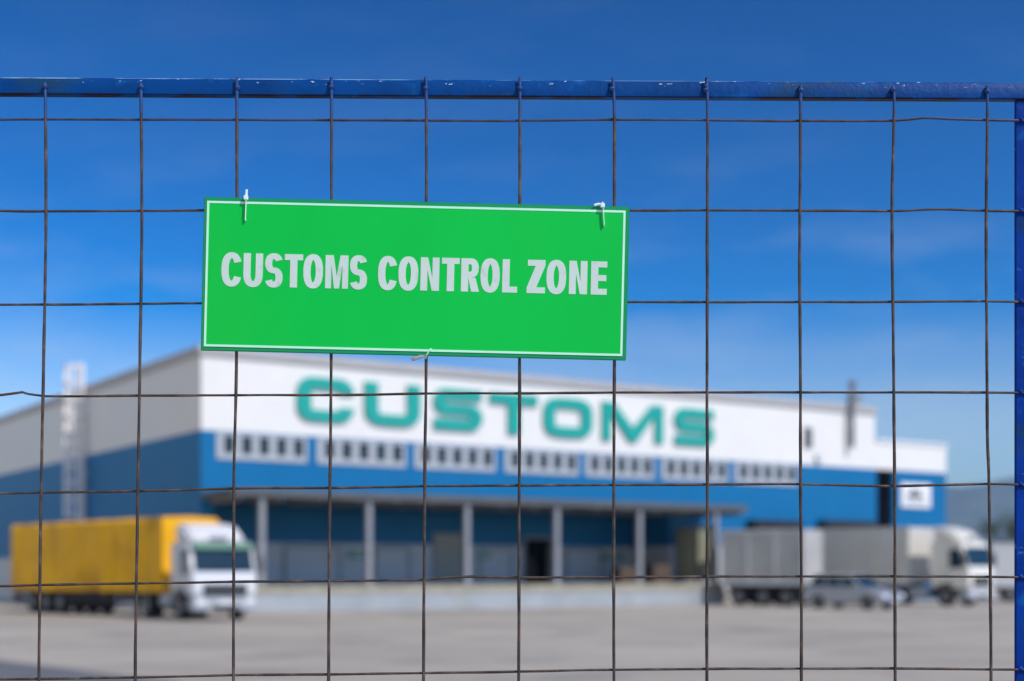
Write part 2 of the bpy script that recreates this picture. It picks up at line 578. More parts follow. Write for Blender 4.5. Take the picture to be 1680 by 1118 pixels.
def rust_wire(name, top_z):
    m = bpy.data.materials.new(name)
    m.use_nodes = True
    t = m.node_tree
    b = t.nodes['Principled BSDF']
    b.inputs['Roughness'].default_value = 0.6
    b.inputs['Metallic'].default_value = 0.10
    tc = t.nodes.new('ShaderNodeTexCoord')
    n = t.nodes.new('ShaderNodeTexNoise')
    n.inputs['Scale'].default_value = 55
    n.inputs['Detail'].default_value = 6
    t.links.new(tc.outputs['Object'], n.inputs['Vector'])
    r = t.nodes.new('ShaderNodeValToRGB')
    e = r.color_ramp.elements
    e[0].position, e[0].color = 0.30, (0.016, 0.012, 0.011, 1)
    e[1].position, e[1].color = 0.74, (0.13, 0.11, 0.10, 1)
    k = e.new(0.46); k.color = (0.044, 0.030, 0.024, 1)
    k = e.new(0.60); k.color = (0.085, 0.054, 0.038, 1)
    t.links.new(n.outputs['Fac'], r.inputs[0])
    sep = t.nodes.new('ShaderNodeSeparateXYZ')
    t.links.new(tc.outputs['Object'], sep.inputs[0])
    ad = t.nodes.new('ShaderNodeMath'); ad.operation = 'MULTIPLY_ADD'
    t.links.new(n.outputs['Fac'], ad.inputs[0])
    ad.inputs[1].default_value = 0.05
    t.links.new(sep.outputs[2], ad.inputs[2])
    mr = t.nodes.new('ShaderNodeMapRange')
    mr.inputs['From Min'].default_value = top_z
    mr.inputs['From Max'].default_value = top_z + 0.02
    t.links.new(ad.outputs[0], mr.inputs['Value'])
    x = t.nodes.new('ShaderNodeMixRGB')
    x.inputs[2].default_value = (0.008, 0.050, 0.19, 1)
    t.links.new(mr.outputs[0], x.inputs[0])
    t.links.new(r.outputs[0], x.inputs[1])
    t.links.new(x.outputs[0], b.inputs['Base Color'])
    bp = t.nodes.new('ShaderNodeBump')
    bp.inputs['Strength'].default_value = 0.6
    bp.inputs['Distance'].default_value = 0.001
    n2 = t.nodes.new('ShaderNodeTexNoise')
    n2.inputs['Scale'].default_value = 300
    t.links.new(tc.outputs['Object'], n2.inputs['Vector'])
    t.links.new(n2.outputs['Fac'], bp.inputs['Height'])
    t.links.new(bp.outputs[0], b.inputs['Normal'])
    return m


# ------------------------------------------------------------------ ground, shadow sheet, hills
def sheet(name, pts, z, m):
    mb = MB()
    mb.v = [(x, y, z) for x, y in pts]
    mb.f = [tuple(range(len(pts)))]
    return tag(mb.build(name, m), kind='structure')


sheet('ground', [(-4700, -400), (4700, -400), (4700, 4700), (-4700, 4700)], 0.0, M['concrete'])
sheet('shadow_sheet', [(-60, 69), (-30, 45), (-17, 34.6), (-10.2, 28.4), (-5.4, 22.8), (-2.5, 17.0), (-0.5, 9.0), (0.0, 3.0), (-60, 3.0)], 0.004, M['ground_shadow'])  # dark sheet painted in for a shadow falling from outside the view

mb = MB()
NA, NR = 150, 10
for i in range(NA + 1):
    az = radians(-75 + 150 * i / NA)
    t = math.degrees(az)
    hgt = 228 + 18 * sin(t * 0.55 + 3.6) + 10 * sin(t * 1.9 + 0.7) + 6.0 * sin(t * 4.7) + 3 * sin(t * 11.0)
    for j in range(NR + 1):
        f = j / NR
        rad = 3500 + 1100 * f
        z = hgt * sin(pi * min(1, f * 0.92 + 0.02)) ** 0.8 * (1 + 0.05 * sin(i * 1.3 + j * 2.1)) if 0 < j < NR else -1.0
        mb.v.append((rad * sin(az), rad * cos(az), z))
for i in range(NA):
    for j in range(NR):
        a = i * (NR + 1) + j
        mb.f.append((a, a + NR + 1, a + NR + 2, a + 1))
tag(mb.build('hills', M['hill'], smooth=True), kind='structure')

# ------------------------------------------------------------------ warehouse
ANG = atan2(0.5535, 0.8328)
KF = 261570.0
U = lambda px: (KF / (4350 - px) - 65.07) / 0.5535        # facade coordinate of a photo column
RB = 3.6                                                 # depth of the recessed loading bay
KR = KF * (62.5 + RB) / 62.5
UR = lambda px: (KR / (4350 - px) - 65.07 - .8328 * RB) / 0.5535   # the same on the back wall of the bay
H, BAND, LOW = 11.75, 8.30, 3.25
B0, B1, BH = 0.62, U(1099), 5.08
UE = U(1435)                                             # end of the tall part
UX = U(1552)                                             # end of the low part
wh = thing('warehouse', 'blue and white customs warehouse with a loading canopy', 'warehouse', (-14.22, 65.07, 0), ANG)
tw = 0.30
D = 70.0
MB().box(0, UE, 0, tw, BAND, H).build('upper_wall', M['wall_white'], wh)
WL = [(U(a), U(b)) for a, b in ((355, 503), (520, 665), (680, 812), (828, 948), (960, 1072), (1085, 1193), (1205, 1307))]
WZ0, WZ1 = 7.00, 8.22
mb = MB()
x = 0.0
for a, b in WL:
    mb.box(x, a, 0.004, tw, BH, BAND - .002)
    mb.box(a, b, 0.004, tw, BH, WZ0)
    mb.box(a, b, 0.004, tw, WZ1, BAND - .002)
    x = b
mb.box(x, UE, 0.004, tw, BH, BAND - .002)
mb.box(0, B0, 0.004, tw, LOW, BH).box(B1, UE, 0.004, tw, LOW, BH)
mb.build('blue_wall', M['wall_blue'], wh)
# ribbon windows: white frame with five deep panes
w0 = None
for a, b in WL:
    L = b - a
    mb = MB()
    n = 5
    ph, pw, gap, st = 0.84, L * 0.118, L * 0.074, L * 0.076
    xs = [st + k * (pw + gap) for k in range(n)]
    z0, z1 = WZ0, WZ1
    pz0, pz1 = z1 - 0.11 - ph, z1 - 0.11
    mb.box(0, L, -.05, .12, z0, pz0)
    mb.box(0, L, -.05, .12, pz1, z1)
    e = 0.0
    for xx in xs:
        mb.box(e, xx, -.05, .12, pz0, pz1)
        e = xx + pw
    mb.box(e, L, -.05, .12, pz0, pz1)
    fr = mb.build('window', M['win_frame'], wh, loc=(a, 0, 0))
    for xx in xs:
        MB().box(xx + .001, xx + pw - .001, .06, .09, pz0 + .001, pz1 - .001).build('pane', M['glass'], fr)
# lower wall, and the loading bay set back under the canopy
MB().box(0, B0, 0.004, tw, 0, LOW - .002).build('lower_wall', M['door_grey'], wh)
MB().box(B1, UE, 0.004, tw, 0, LOW - .002).build('lower_wall', M['door_grey'], wh)
DO = (UR(863), UR(905))
mb = MB()
DT = 3.62                                                # head of the open doorway
mb.box(B0 - .2, DO[0], RB, RB + tw, LOW, BH).box(DO[0], DO[1], RB, RB + tw, DT, BH).box(DO[1], B1 + .2, RB, RB + tw, LOW, BH)
mb.box(B0 - .2, B0, tw + .001, RB - .001, LOW, BH).box(B1, B1 + .2, tw + .001, RB - .001, LOW, BH)
mb.build('bay_blue_wall', M['wall_blue'], wh)
mb = MB()
mb.box(B0 - .2, DO[0], RB, RB + tw, 0, LOW - .002)
mb.box(DO[0], DO[1], RB, RB + tw, 0, 1.16)
mb.box(DO[1], B1 + .2, RB, RB + tw, 0, LOW - .002)
mb.box(B0 - .2, B0, tw + .001, RB - .001, 0, LOW - .002).box(B1, B1 + .2, tw + .001, RB - .001, 0, LOW - .002)
mb.build('bay_lower_wall', M['door_grey'], wh)
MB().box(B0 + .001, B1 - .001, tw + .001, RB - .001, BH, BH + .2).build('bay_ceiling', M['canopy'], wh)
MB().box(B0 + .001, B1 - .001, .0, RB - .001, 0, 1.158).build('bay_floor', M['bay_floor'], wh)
# the hall behind the open doorway
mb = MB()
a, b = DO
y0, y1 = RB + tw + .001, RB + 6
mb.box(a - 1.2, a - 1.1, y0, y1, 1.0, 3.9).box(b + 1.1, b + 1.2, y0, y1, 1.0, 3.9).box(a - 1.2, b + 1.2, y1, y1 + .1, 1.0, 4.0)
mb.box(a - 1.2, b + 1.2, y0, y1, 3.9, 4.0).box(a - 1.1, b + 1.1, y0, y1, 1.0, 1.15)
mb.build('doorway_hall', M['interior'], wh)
mb = MB()
mb.box(a - .16, a, RB - .06, RB - .001, 1.17, DT).box(b, b + .16, RB - .06, RB - .001, 1.17, DT).box(a - .16, b + .16, RB - .06, RB - .001, DT + .002, DT + .16)
mb.build('door_frame', M['post'], wh)
# closed dock doors under the canopy
for p0, p1, mm, top in ((470, 556, 'door_grey', 3.0), (618, 670, 'door_grey', 3.0), (714, 758, 'door_beige', 3.75), (790, 838, 'door_grey', 3.0), (930, 985, 'door_grey', 3.05), (1050, 1078, 'door_grey', 3.05)):
    a, b = UR(p0), UR(p1)
    d = MB().box(a, b, RB - .045, RB - .001, 1.18, top).build('door', M[mm], wh)
    MB().box(a - .12, a - .001, RB - .09, RB - .001, 1.18, top).box(b + .001, b + .12, RB - .09, RB - .001, 1.18, top).box(a - .12, b + .12, RB - .09, RB - .001, top + .001, top + .13).build('frame', M['post'], d)
# side wall (towards the left) with its pale plinth, and the rest of the shell
MB().box(0.0, tw, tw + .002, D, BAND, H).build('upper_wall', M['wall_white_side'], wh)
MB().box(0.004, tw, tw + .002, D, 2.70, BAND - .002).build('blue_wall', M['wall_blue_side'], wh)
MB().box(-0.05, tw, tw + .002, D, 0, 2.698).build('plinth', M['plinth'], wh)
MB().box(0, UE, D + .002, D + .3, 0, H).box(UE - .3, UE - .002, tw + .002, D, 0, H).build('rear_wall', M['wall_white'], wh)
MB().box(tw + .01, UE - .31, tw + .01, D - .01, H - .5, H - .3).build('roof', M['roofing'], wh)
mb = MB()
mb.box(-.14, UE + .12, -.14, tw + .06, H + .002, H + .42)
mb.box(-.14, tw + .06, tw + .062, D + .3, H + .002, H + .42)
mb.build('parapet_flashing', M['flash'], wh, bevel=.02)
# low end block
HL = 10.0
MB().box(UE + .003, UX, 0.0, tw, BAND, HL).build('upper_wall', M['wall_white'], wh)
S0, S1 = U(1438), U(1466)
mb = MB()
mb.box(UE + .003, S0, 0.004, tw, 0, BAND - .002).box(S1, UX, 0.004, tw, 0, BAND - .002)
mb.box(S0, S1, 0.004, tw, 0, 4.6)
mb.build('blue_wall', M['wall_blue'], wh)
MB().box(S0 + .001, S1 - .001, .95, 1.03, 4.6, BAND - .003).build('shutter', M['navy'], wh)  # shade of the recess is put into this near-black navy
MB().box(UX - tw, UX - .003, tw + .002, 40, 0, HL).box(UE + .01, UX, 40.002, 40.3, 0, HL).build('rear_wall', M['wall_white_side'], wh)
MB().box(UE + .02, UX - tw - .01, tw + .01, 39.9, HL - .4, HL - .25).build('roof', M['roofing'], wh)
MB().box(UE + .13, UX + .1, -.1, tw + .05, HL + .002, HL + .18).build('parapet_flashing', M['white_paint'], wh, bevel=.02)
# dock shelters behind the parked trailers
for p0, p1, top in ((1224, 1303, 4.85), (1340, 1425, 4.95)):
    a, b = U(p0), U(p1)
    s = MB().box(a, a + .5, -.75, -.001, .2, top - .45).box(b - .5, b, -.75, -.001, .2, top - .45).box(a, b, -.75, -.001, top - .448, top).build('dock_shelter', M['black'], wh, bevel=.02)
    MB().box(a + .502, b - .502, -.05, -.002, .2, top - .45).build('door', M['door_grey'], s)
# canopy and dock
CE = 30.3
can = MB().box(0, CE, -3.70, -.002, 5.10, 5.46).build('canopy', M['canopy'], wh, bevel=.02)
mb = MB()
for k in range(16):
    xx = 0.4 + k * (CE - .8) / 15
    mb.box(xx, xx + .1, -3.5, -.1, 4.92, 5.098)
mb.build('beam', M['post'], can)
DE = 28.55
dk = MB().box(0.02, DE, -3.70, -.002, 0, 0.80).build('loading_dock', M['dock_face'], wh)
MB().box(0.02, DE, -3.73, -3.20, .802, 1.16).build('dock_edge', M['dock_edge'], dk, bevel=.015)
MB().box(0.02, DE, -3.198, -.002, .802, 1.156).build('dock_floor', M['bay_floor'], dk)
p0 = None
for k in range(6):
    xx = 1.47 + k * 5.34
    p = MB().box(-.13, .13, -.13, .13, 1.2, 5.098).build('post', M['post'], wh, loc=(xx, -3.42, 0), bevel=.02) if p0 is None else p0.copy()
    if p0 is None:
        p0 = p
        MB().box(-.22, .22, -.22, .22, 1.161, 1.2).build('base_plate', M['post'], p)
    else:
        COL.objects.link(p)
        p.location = (xx, -3.42, 0)
        q = p0.children[0].copy(); COL.objects.link(q); q.parent = p
mb = MB()
for k in range(5):
    mb.box(DE + .003 + k * .3, DE + .3 + k * .3, -2.6, -.9, 0, 1.0 - k * .2)
mb.build('steps', M['dock_edge'], dk)


def on_wall(px, dy, z):
    """point dy metres in front of the facade at a photo column"""
    return Vector((-14.22, 65.07, 0)) + Matrix.Rotation(ANG, 3, 'Z') @ Vector((U(px), -dy, z))


def on_bay(px, dy, z):
    return Vector((-14.22, 65.07, 0)) + Matrix.Rotation(ANG, 3, 'Z') @ Vector((UR(px), RB - dy, z))


# the big CUSTOMS letters
cu = thing('wall_lettering', 'large teal letters CUSTOMS across the white upper wall', 'lettering', on_wall(482, 0, 9.02), ANG)
o0 = U(482)
for ch, a, b in (('C', 486, 579), ('U', 597, 688), ('S', 709, 790), ('T', 802, 880), ('O', 890, 970), ('M', 986, 1086), ('S', 1104, 1170)):
    mb = MB()
    letter(mb, ch, U(a) - o0, U(b) - o0, 0, 2.10, 0.74, 0.55, -.16, -.02, 4.2)
    mb.build('letter', M['teal'], cu)

# green plates beside the doors
for px0, px1, zc, lab in ((570, 612, 2.72, 'small green plate on the grey wall left of the second canopy post'),
                          (783, 803, 2.72, 'tiny green plate right of the third canopy post'),
                          (985, 1022, 2.66, 'small green plate on the wall right of the open doorway')):
    L = UR(px1) - UR(px0)
    pl = thing('wall_plate', lab, 'wall plate', on_bay(px0, 0, zc), ANG, 'green plates under the canopy')
    MB().box(0, L, -.13, -.095, -.2, .2).build('plate', M['green_plate'], pl, bevel=.005)
    MB().box(L * .1, L * .9, -.134, -.131, .03, .09).box(L * .2, L * .8, -.134, -.131, -.09, -.04).build('marking', M['white_paint'], pl)

# caged ladder on the shaded side wall
tl = 17.4
lad = thing('caged_ladder', 'white caged access ladder on the shaded side wall', 'ladder', tuple(Vector((-14.22, 65.07, 0)) + Matrix.Rotation(ANG, 3, 'Z') @ Vector((0, tl, 0))), ANG)
for s in (-.38, .38):
    MB().box(-.34, -.22, s - .10, s + .10, 2.9 if s > 0 else 2.2, 13.4).build('rail', M['pink_white'], lad)
mb = MB().box(-.30, -.26, -.32, .32, 0, .05)
r0 = mb.build('rung', M['pink_white'], lad, loc=(0, 0, 2.9))
for k in range(1, 34):
    c = r0.copy(); COL.objects.link(c); c.location = (0, 0, 2.9 + k * .31)
hp = [(-.30 - .85 * sin(t), -.62 * cos(t)) for t in [pi * i / 12 for i in range(13)]]
mb = MB()
L_, R_ = ribbon(hp, .05, .05)
mb.v = []
for (a, b) in hp:
    pass
mb = MB().tube([(a, b, 0) for a, b in hp], .05, 6)
h0 = mb.build('cage_hoop', M['pink_white'], lad, loc=(0, 0, 4.9))
for k in range(1, 10):
    c = h0.copy(); COL.objects.link(c); c.location = (0, 0, 4.9 + k * .93)
for i in (3, 6, 9):
    MB().box(hp[i][0] - .05, hp[i][0] + .05, hp[i][1] - .05, hp[i][1] + .05, 4.9, 13.3).build('cage_strap', M['pink_white'], lad)
for z in (4.0, 7.2, 10.4):
    MB().box(-.22, -.003, -.45, .45, z, z + .07).build('bracket', M['pink_white'], lad)

# things on the end of the facade
fl = thing('flue_pipe', 'dark zinc flue pipe rising up the wall above the roof', 'flue pipe', on_wall(1391, .36, 0), ANG)
MB().lathe([(.17, 9.5), (.17, 13.4)], 16, 'z').build('pipe', M['flue'], fl, smooth=True)
MB().lathe([(.10, 13.4), (.34, 13.45), (.30, 13.52), (.04, 13.72)], 16, 'z').build('cowl', M['flue'], fl, smooth=True)
MB().box(-.06, .06, -.02, .36, 10.2, 10.3).box(-.06, .06, -.02, .36, 11.4, 11.5).build('bracket', M['flue'], fl)
rv = thing('roof_vent', 'small pale box vent standing on the roof right of the flue', 'roof vent', on_wall(1413, -.6, 11.45), ANG)
MB().box(-.32, .32, -.3, .3, 0, 1.35).build('housing', M['post'], rv, bevel=.03)
MB().box(-.42, .42, -.4, .4, 1.352, 1.45).build('cap', M['flue'], rv, bevel=.02)
lv = thing('wall_louvre', 'small dark grey louvre on the white wall', 'louvre', on_wall(1325, 0, 9.35), ANG)
MB().box(-.32, .32, -.10, -.003, 0, 1.25).build('frame', M['flue'], lv, bevel=.02)
mb = MB()
for k in range(8):
    mb.prism([(-.16, .08 + k * .14), (-.105, .16 + k * .14), (-.101, .10 + k * .14)], -.26, .26, 'x')
mb.build('slat', M['plastic'], lv)
wl = thing('wall_lamp', 'small round lamp low on the white wall', 'wall lamp', on_wall(1341, 0, 8.72), ANG)
MB().lathe([(.22, -.20), (.26, -.12), (.26, -.003)], 16, 'y').build('housing', M['post'], wl)
MB().lathe([(.05, -.25), (.19, -.205)], 16, 'y').build('lens', M['lamp'], wl)
ws = thing('wall_sign', 'square white sign with a grey emblem on the blue end wall', 'sign', on_wall(1501, 0, 5.95), ANG)
sw = (U(1525) - U(1477))
MB().box(-sw / 2, sw / 2, -.10, -.003, 0, 1.55).build('panel', M['white_paint'], ws, bevel=.01)
mb = MB()
mb.prism([(-.8, .62), (.55, .62), (.55, .80), (.25, 1.20), (.0, .92), (-.25, 1.25), (-.8, .85)], -.108, -.101)
mb.box(-.95, .95, -.108, -.101, .30, .42)
mb.build('emblem', M['plastic'], ws)


# pallets and a container on the dock
def dock_pt(px, dy, z=1.163):
    """a point on the dock dy metres in front of the wall"""
    # walk along the dock until the photo column matches
    lo, hi = -2.0, 40.0
    R3 = Matrix.Rotation(ANG, 3, 'Z')
    for _ in range(50):
        mid = (lo + hi) / 2
        p = Vector((-14.22, 65.07, 0)) + R3 @ Vector((mid, -dy, z))
        if 840 + F * p.x / p.y < px: lo = mid
        else: hi = mid
    return p


def pallet_stack(px, dy, n, lab):
    t = thing('pallet_stack', lab, 'pallets', dock_pt(px, dy), ANG, 'pallet stacks on the loading dock')
    for k in range(n):
        z = k * .15
        mb = MB()
        for j in range(5):
            mb.box(-.6 + j * .25, -.6 + j * .25 + .2, -.4, .4, z + .12, z + .142)
        for j in (-.4, -.05, .3):
            mb.box(-.6, .6, j, j + .1, z + .0, z + .119)
        mb.build('pallet', M['wood'], t)


pallet_stack(1025, 1.1, 6, 'brown pallet stack between the fourth and fifth canopy posts')
pallet_stack(1079, 1.2, 7, 'brown pallet stack right of the fifth canopy post')
bx = thing('cardboard_boxes', 'cardboard boxes stacked inside the dark open doorway', 'boxes', on_bay(896, -1.6, 1.152), ANG)
for k, (dx, dz, s) in enumerate(((0, 0, .6), (.05, .602, .5), (-.02, 1.104, .42))):
    MB().box(dx - s / 2, dx + s / 2, -s / 2, s / 2, dz, dz + s).build('box', M['wood'], bx, bevel=.01)
sc = thing('storage_container', 'tall olive ribbed container at the right end of the dock', 'container', dock_pt(1143, 2.2), ANG)
MB().box(-.75, .75, -.9, .9, .12, 3.05).build('body', M['olive'], sc, bevel=.02)
mb = MB()
for sx_ in (-.78, .68):
    for sy_ in (-.93, .83):
        mb.box(sx_, sx_ + .1, sy_, sy_ + .1, 0, 3.2)
mb.box(-.67, .67, -.93, -.905, 2.95, 3.2).box(-.67, .67, .905, .93, 2.95, 3.2)
mb.build('corner_frame', M['chassis'], sc)

# kerb at the left edge of the yard
tag(MB().box(-.3, 9, -.15, .15, 0, .14).build('kerb', M['kerb'], loc=(-29.3, 56.6, 0), rot=(0, 0, radians(-22)), bevel=.02), kind='structure')


# ------------------------------------------------------------------ vehicles
def wheel(parent, x, y, r, w, side=-1):
    """wheel with its outer face towards side*y"""
    t = MB().lathe([(r * .62, -w / 2), (r * .93, -w / 2), (r, -w / 2 + .04), (r, w / 2 - .04), (r * .93, w / 2), (r * .62, w / 2)], 28, 'y').build('wheel', M['tyre'], parent, loc=(x, y, r), smooth=True)
    f = side * w / 2
    MB().lathe([(r * .60, f * 1.02), (r * .56, f * 1.02), (r * .50, f * .55), (r * .24, f * .45), (r * .22, f * .95), (r * .05, f * 1.0)], 24, 'y').build('rim', M['rim'], t, smooth=True)
    return t


def axle(parent, x, half, r=.5, w=.32):
    wheel(parent, x, -half + w / 2, r, w, -1)
    wheel(parent, x, half - w / 2, r, w, 1)


def tractor(parent, ox, oy, rz, paint, sc=1.0, visor=None, wheelx=(-1.4, -5.0), length=6.1):
    """cab-over tractor unit; x forward, 0 at the front bumper. Parts are children of parent with their own offset."""
    T = Matrix.Translation((ox, oy, 0)) @ Matrix.Rotation(rz, 4, 'Z')

    def put(o, loc=(0, 0, 0)):
        o.matrix_basis = T @ Matrix.Translation(loc)
        return o
    k = sc
    hw = 1.24
    body = [(0, .92), (.02, 1.5 * k), (-.04, 1.78 * k), (-.36, 2.78 * k), (-.52, 2.90 * k), (-2.25, 2.90 * k), (-2.25, .98), (-1.98, .98), (-1.86, 1.18), (-.94, 1.18), (-.82, .92)]
    cab = put(MB().prism(body, -hw, hw).build('cab', paint, parent, bevel=.07, seg=3, smooth=True))
    # windscreen
    def sl(z): return -.04 - (z - 1.78 * k) * .32 / (1.0 * k)
    z0, z1 = 1.80 * k, 2.64 * k
    MB().prism([(sl(z0) + .025, z0), (sl(z1) + .025, z1), (sl(z1) - .03, z1), (sl(z0) - .03, z0)], -1.12, 1.12).build('windscreen', M['glass'], cab)
    for s in (-1, 1):
        y0, y1 = s * (hw - .02), s * (hw + .012)
        MB().prism([(-.33, 1.82 * k), (-.52, 2.56 * k), (-1.12, 2.56 * k), (-1.12, 1.70 * k), (-.55, 1.70 * k)], min(y0, y1), max(y0, y1)).build('side_window', M['glass'], cab)
        MB().box(-1.22, -1.19, min(y0, s * (hw + .006)), max(y0, s * (hw + .006)), 1.2, 2.66 * k).box(-1.5, -1.36, min(y0, s * (hw + .04)), max(y0, s * (hw + .04)), 1.50 * k, 1.55 * k).build('door_handle', M['plastic'], cab)
        mm = MB().box(-.22, -.02, s * 1.45 - .11, s * 1.45 + .11, 1.75 * k, 2.35 * k)
        mm.build('mirror', M['plastic'], cab, bevel=.04)
        MB().tube([(-.2, s * 1.2, 2.4 * k), (-.12, s * 1.45, 2.36 * k)], .025, 6).build('mirror_arm', M['plastic'], cab)
        hl = MB().box(.0, .075, s * .95 - .2, s * .95 + .2, .58, .84).build('headlight', M['lamp'], cab, bevel=.03)
        MB().box(-.80, -.45, s * (hw - .25), s * (hw - .25) + .02, .4, .9).build('step', M['chassis'], cab)
        MB().lathe([(.66, -.02), (.66, .02)], 24, 'y').build('wheel_arch', M['chassis'], cab, loc=(wheelx[0], s * (hw - .06), .55)) if False else None
    if visor:
        MB().prism([(sl(2.62 * k) + .03, 2.62 * k), (sl(2.62 * k) + .17, 2.60 * k), (sl(2.84 * k) + .14, 2.84 * k), (sl(2.84 * k) - .06, 2.86 * k)], -1.16, 1.16).build('sun_visor', visor, cab, bevel=.02)
    g = MB().box(.02, .05, -.84, .84, .92 * k, 1.34 * k)
    gr = g.build('grille', M['chassis'], cab)
    mb = MB()
    for i in range(4):
        mb.box(.051, .075, -.80, .80, (.95 + i * .1) * k, (.975 + i * .1) * k)
    mb.build('slat', M['plastic'], gr)
    bp = MB().box(-.55, .05, -hw + .01, hw - .01, .36, .90).build('bumper', M['bumper'], cab, bevel=.06, seg=3)
    MB().box(.05, .065, -.5, .5, .42, .56).build('lower_grille', M['chassis'], bp)
    MB().box(.051, .062, -.27, .27, .62, .73).build('number_plate', M['white_paint'], bp)
    # roof deflector
    d = [(-.55, 2.88 * k), (-.80, 3.12 * k), (-1.25, 3.42 * k), (-2.2, 3.62 * k), (-2.2, 2.88 * k)]
    df = put(MB().prism(d, -1.08, 1.08).build('roof_deflector', paint, parent, bevel=.12, seg=3, smooth=True))
    MB().box(-.62, -.45, -.35, .35, 2.98 * k, 3.12 * k).build('sun_hatch', M['bumper'], df, bevel=.03)
    # frame
    mb = MB()
    for s in (-1, 1):
        mb.box(-length, -.4, s * .42 - .06, s * .42 + .06, .62, .90)
    mb.box(-length, -length + .1, -.36, .36, .62, .9)
    fr = put(mb.build('chassis', M['chassis'], parent))
    for s in (-1, 1):
        MB().lathe([(.26, -.55), (.29, -.5), (.29, .5), (.26, .55)], 20, 'x', (-3.1, s * .92, .68)).build('fuel_tank', M['bumper'], fr, smooth=True)
        MB().prism([(-5.62, .82), (-5.4, 1.05), (-4.6, 1.05), (-4.38, .82), (-4.42, .82), (-4.62, 1.01), (-5.38, 1.01), (-5.58, .82)], s * .62, s * 1.2).build('mudguard', M['chassis'], fr)
    for x in wheelx:
        for s in (-1, 1):
            wd = .32 if x == wheelx[0] else .56
            wl_ = wheel(parent, 0, 0, .50, wd, s)
            put(wl_, (x, s * (1.20 - wd / 2), .50))


def box_trailer(parent, ox, oy, rz, L, z0, z1, skin, axles, name='cargo_box', tarp=False, front=None, hw=1.26, legs=True):
    """trailer; x forward, 0 at its front wall"""
    T = Matrix.Translation((ox, oy, 0)) @ Matrix.Rotation(rz, 4, 'Z')

    def put(o, loc=(0, 0, 0)):
        o.matrix_basis = T @ Matrix.Translation(loc)
        return o
    if tarp:
        # one closed skin, rippled between the hoops of its frame
        rnd = random.Random(4)
        nx, nz = 108, 16
        mb = MB()
        ring = []
        sec = []
        for j in range(nz + 1): sec.append((-hw, z0 + (z1 - .12 - z0) * j / nz, -1))
        sec += [(-hw + .10, z1, 0), (0, z1 + .05, 0), (hw - .10, z1, 0)]
        for j in range(nz + 1): sec.append((hw, z1 - .12 - (z1 - .12 - z0) * j / nz, 1))
        n = len(sec)
        for i in range(nx + 1):
            x_ = -L * i / nx
            hoop = abs(((-x_) / 3.4 + .5) % 1 - .5) * 3.4
            for (y, z, s) in sec:
                q = (z - z0) / (z1 - z0)
                if s and 0 < i < nx:
                    a = .085 * sin(x_ * 2.3 + q * 2.5 + s) + .05 * sin(x_ * 5.1 - q * 4.5) + .045 * sin(x_ * 1.1 + q * 5) + .11 * sin(x_ * .62 - q * 2.2 + 1)
                    a += .03 * sin(x_ * .9 - q * 3.0) - (.05 * (1 - q) * sin(pi * min(1, hoop / .9)))
                    a *= (1 - .6 * q)
                    dz = .05 * abs(sin(x_ * 4.6)) * (1 if q < .01 else 0)
                    mb.v.append((x_, y + s * a * .9, z - dz))
                else:
                    mb.v.append((x_, y, z))
        for i in range(nx):
            for j in range(n - 1):
                a = i * n + j
                mb.f.append((a, a + 1, a + n + 1, a + n))
        mb.f.append(tuple(range(n)))
        mb.f.append(tuple(nx * n + j for j in reversed(range(n))))
        b = put(mb.build('tarpaulin', skin, parent, smooth=True))
        st = MB().box(0, .03, -hw - .05, -hw - .03, z0 - .12, z0 + .10).build('strap', M['chassis'], b, loc=(-.2, 0, 0))
        for i in range(1, 24):
            c = st.copy(); COL.objects.link(c); c.location = (-.2 - i * (L - .4) / 23, 0, 0)
        if front:
            MB().box(.002, .03, -hw, hw, z0, z1 - .1).build('front_wall', front, b, bevel=.01)
    else:
        b = put(MB().box(-L, 0, -hw, hw, z0, z1).build(name, skin, parent, bevel=.03))
        mb = MB()
        for s in (-1, 1):
            ya, yb = (s * (hw + .002), s * (hw + .03)) if s > 0 else (-hw - .03, -hw - .002)
            mb.box(-L, 0, ya, yb, z0 - .06, z0 + .10)
            mb.box(-L, 0, ya, yb, z1 - .10, z1 + .02)
            nn = int(L / 1.3)
            for i in range(nn + 1):
                x_ = -L + (L - .07) * i / nn
                mb.box(x_, x_ + .07, ya, yb, z0 + .102, z1 - .102)
        mb.build('side_rail', M['trailer_pale'], b)
        mb = MB()
        for s in (-.64, .64):
            for q in (-.35, .35):
                mb.tube([(-L - .03, s + q, z0), (-L - .03, s + q, z1 - .1)], .02, 6)
        mb.build('locking_bar', M['rim'], b)
    mb = MB()
    for s in (-.45, .45):
        mb.box(-L + .05, -.2, s - .07, s + .07, .72, z0 - .062)
    for i in range(int(L / 1.2)):
        mb.box(-L + .3 + i * 1.2, -L + .4 + i * 1.2, -hw + .05, hw - .05, z0 - .18, z0 - .064)
    ch = put(mb.build('chassis', M['chassis'], parent))
    MB().box(-L + .02, -L + .12, -1.15, 1.15, .45, .62).build('rear_bumper', M['chassis'], ch)
    for s in (-1, 1):
        MB().box(-L - .04, -L + .01, s * .95 - .2, s * .95 + .2, .66, .80).build('tail_light', M['red_lamp'], ch)
        if legs:
            MB().box(-2.75, -2.6, s * .8 - .07, s * .8 + .07, .12, .95).build('landing_leg', M['rim'], ch)
            MB().box(-min(L * .6, 8.2), -3.2, s * 1.18 - .015, s * 1.18 + .015, .50, .62).box(-min(L * .6, 8.2), -3.2, s * 1.18 - .015, s * 1.18 + .015, .76, .86).build('side_guard', M['chassis'], ch)
    for x_ in axles:
        for s in (-1, 1):
            w_ = wheel(parent, 0, 0, .48, .38, s)
            put(w_, (x_, s * (1.22 - .19), .48))
    return b


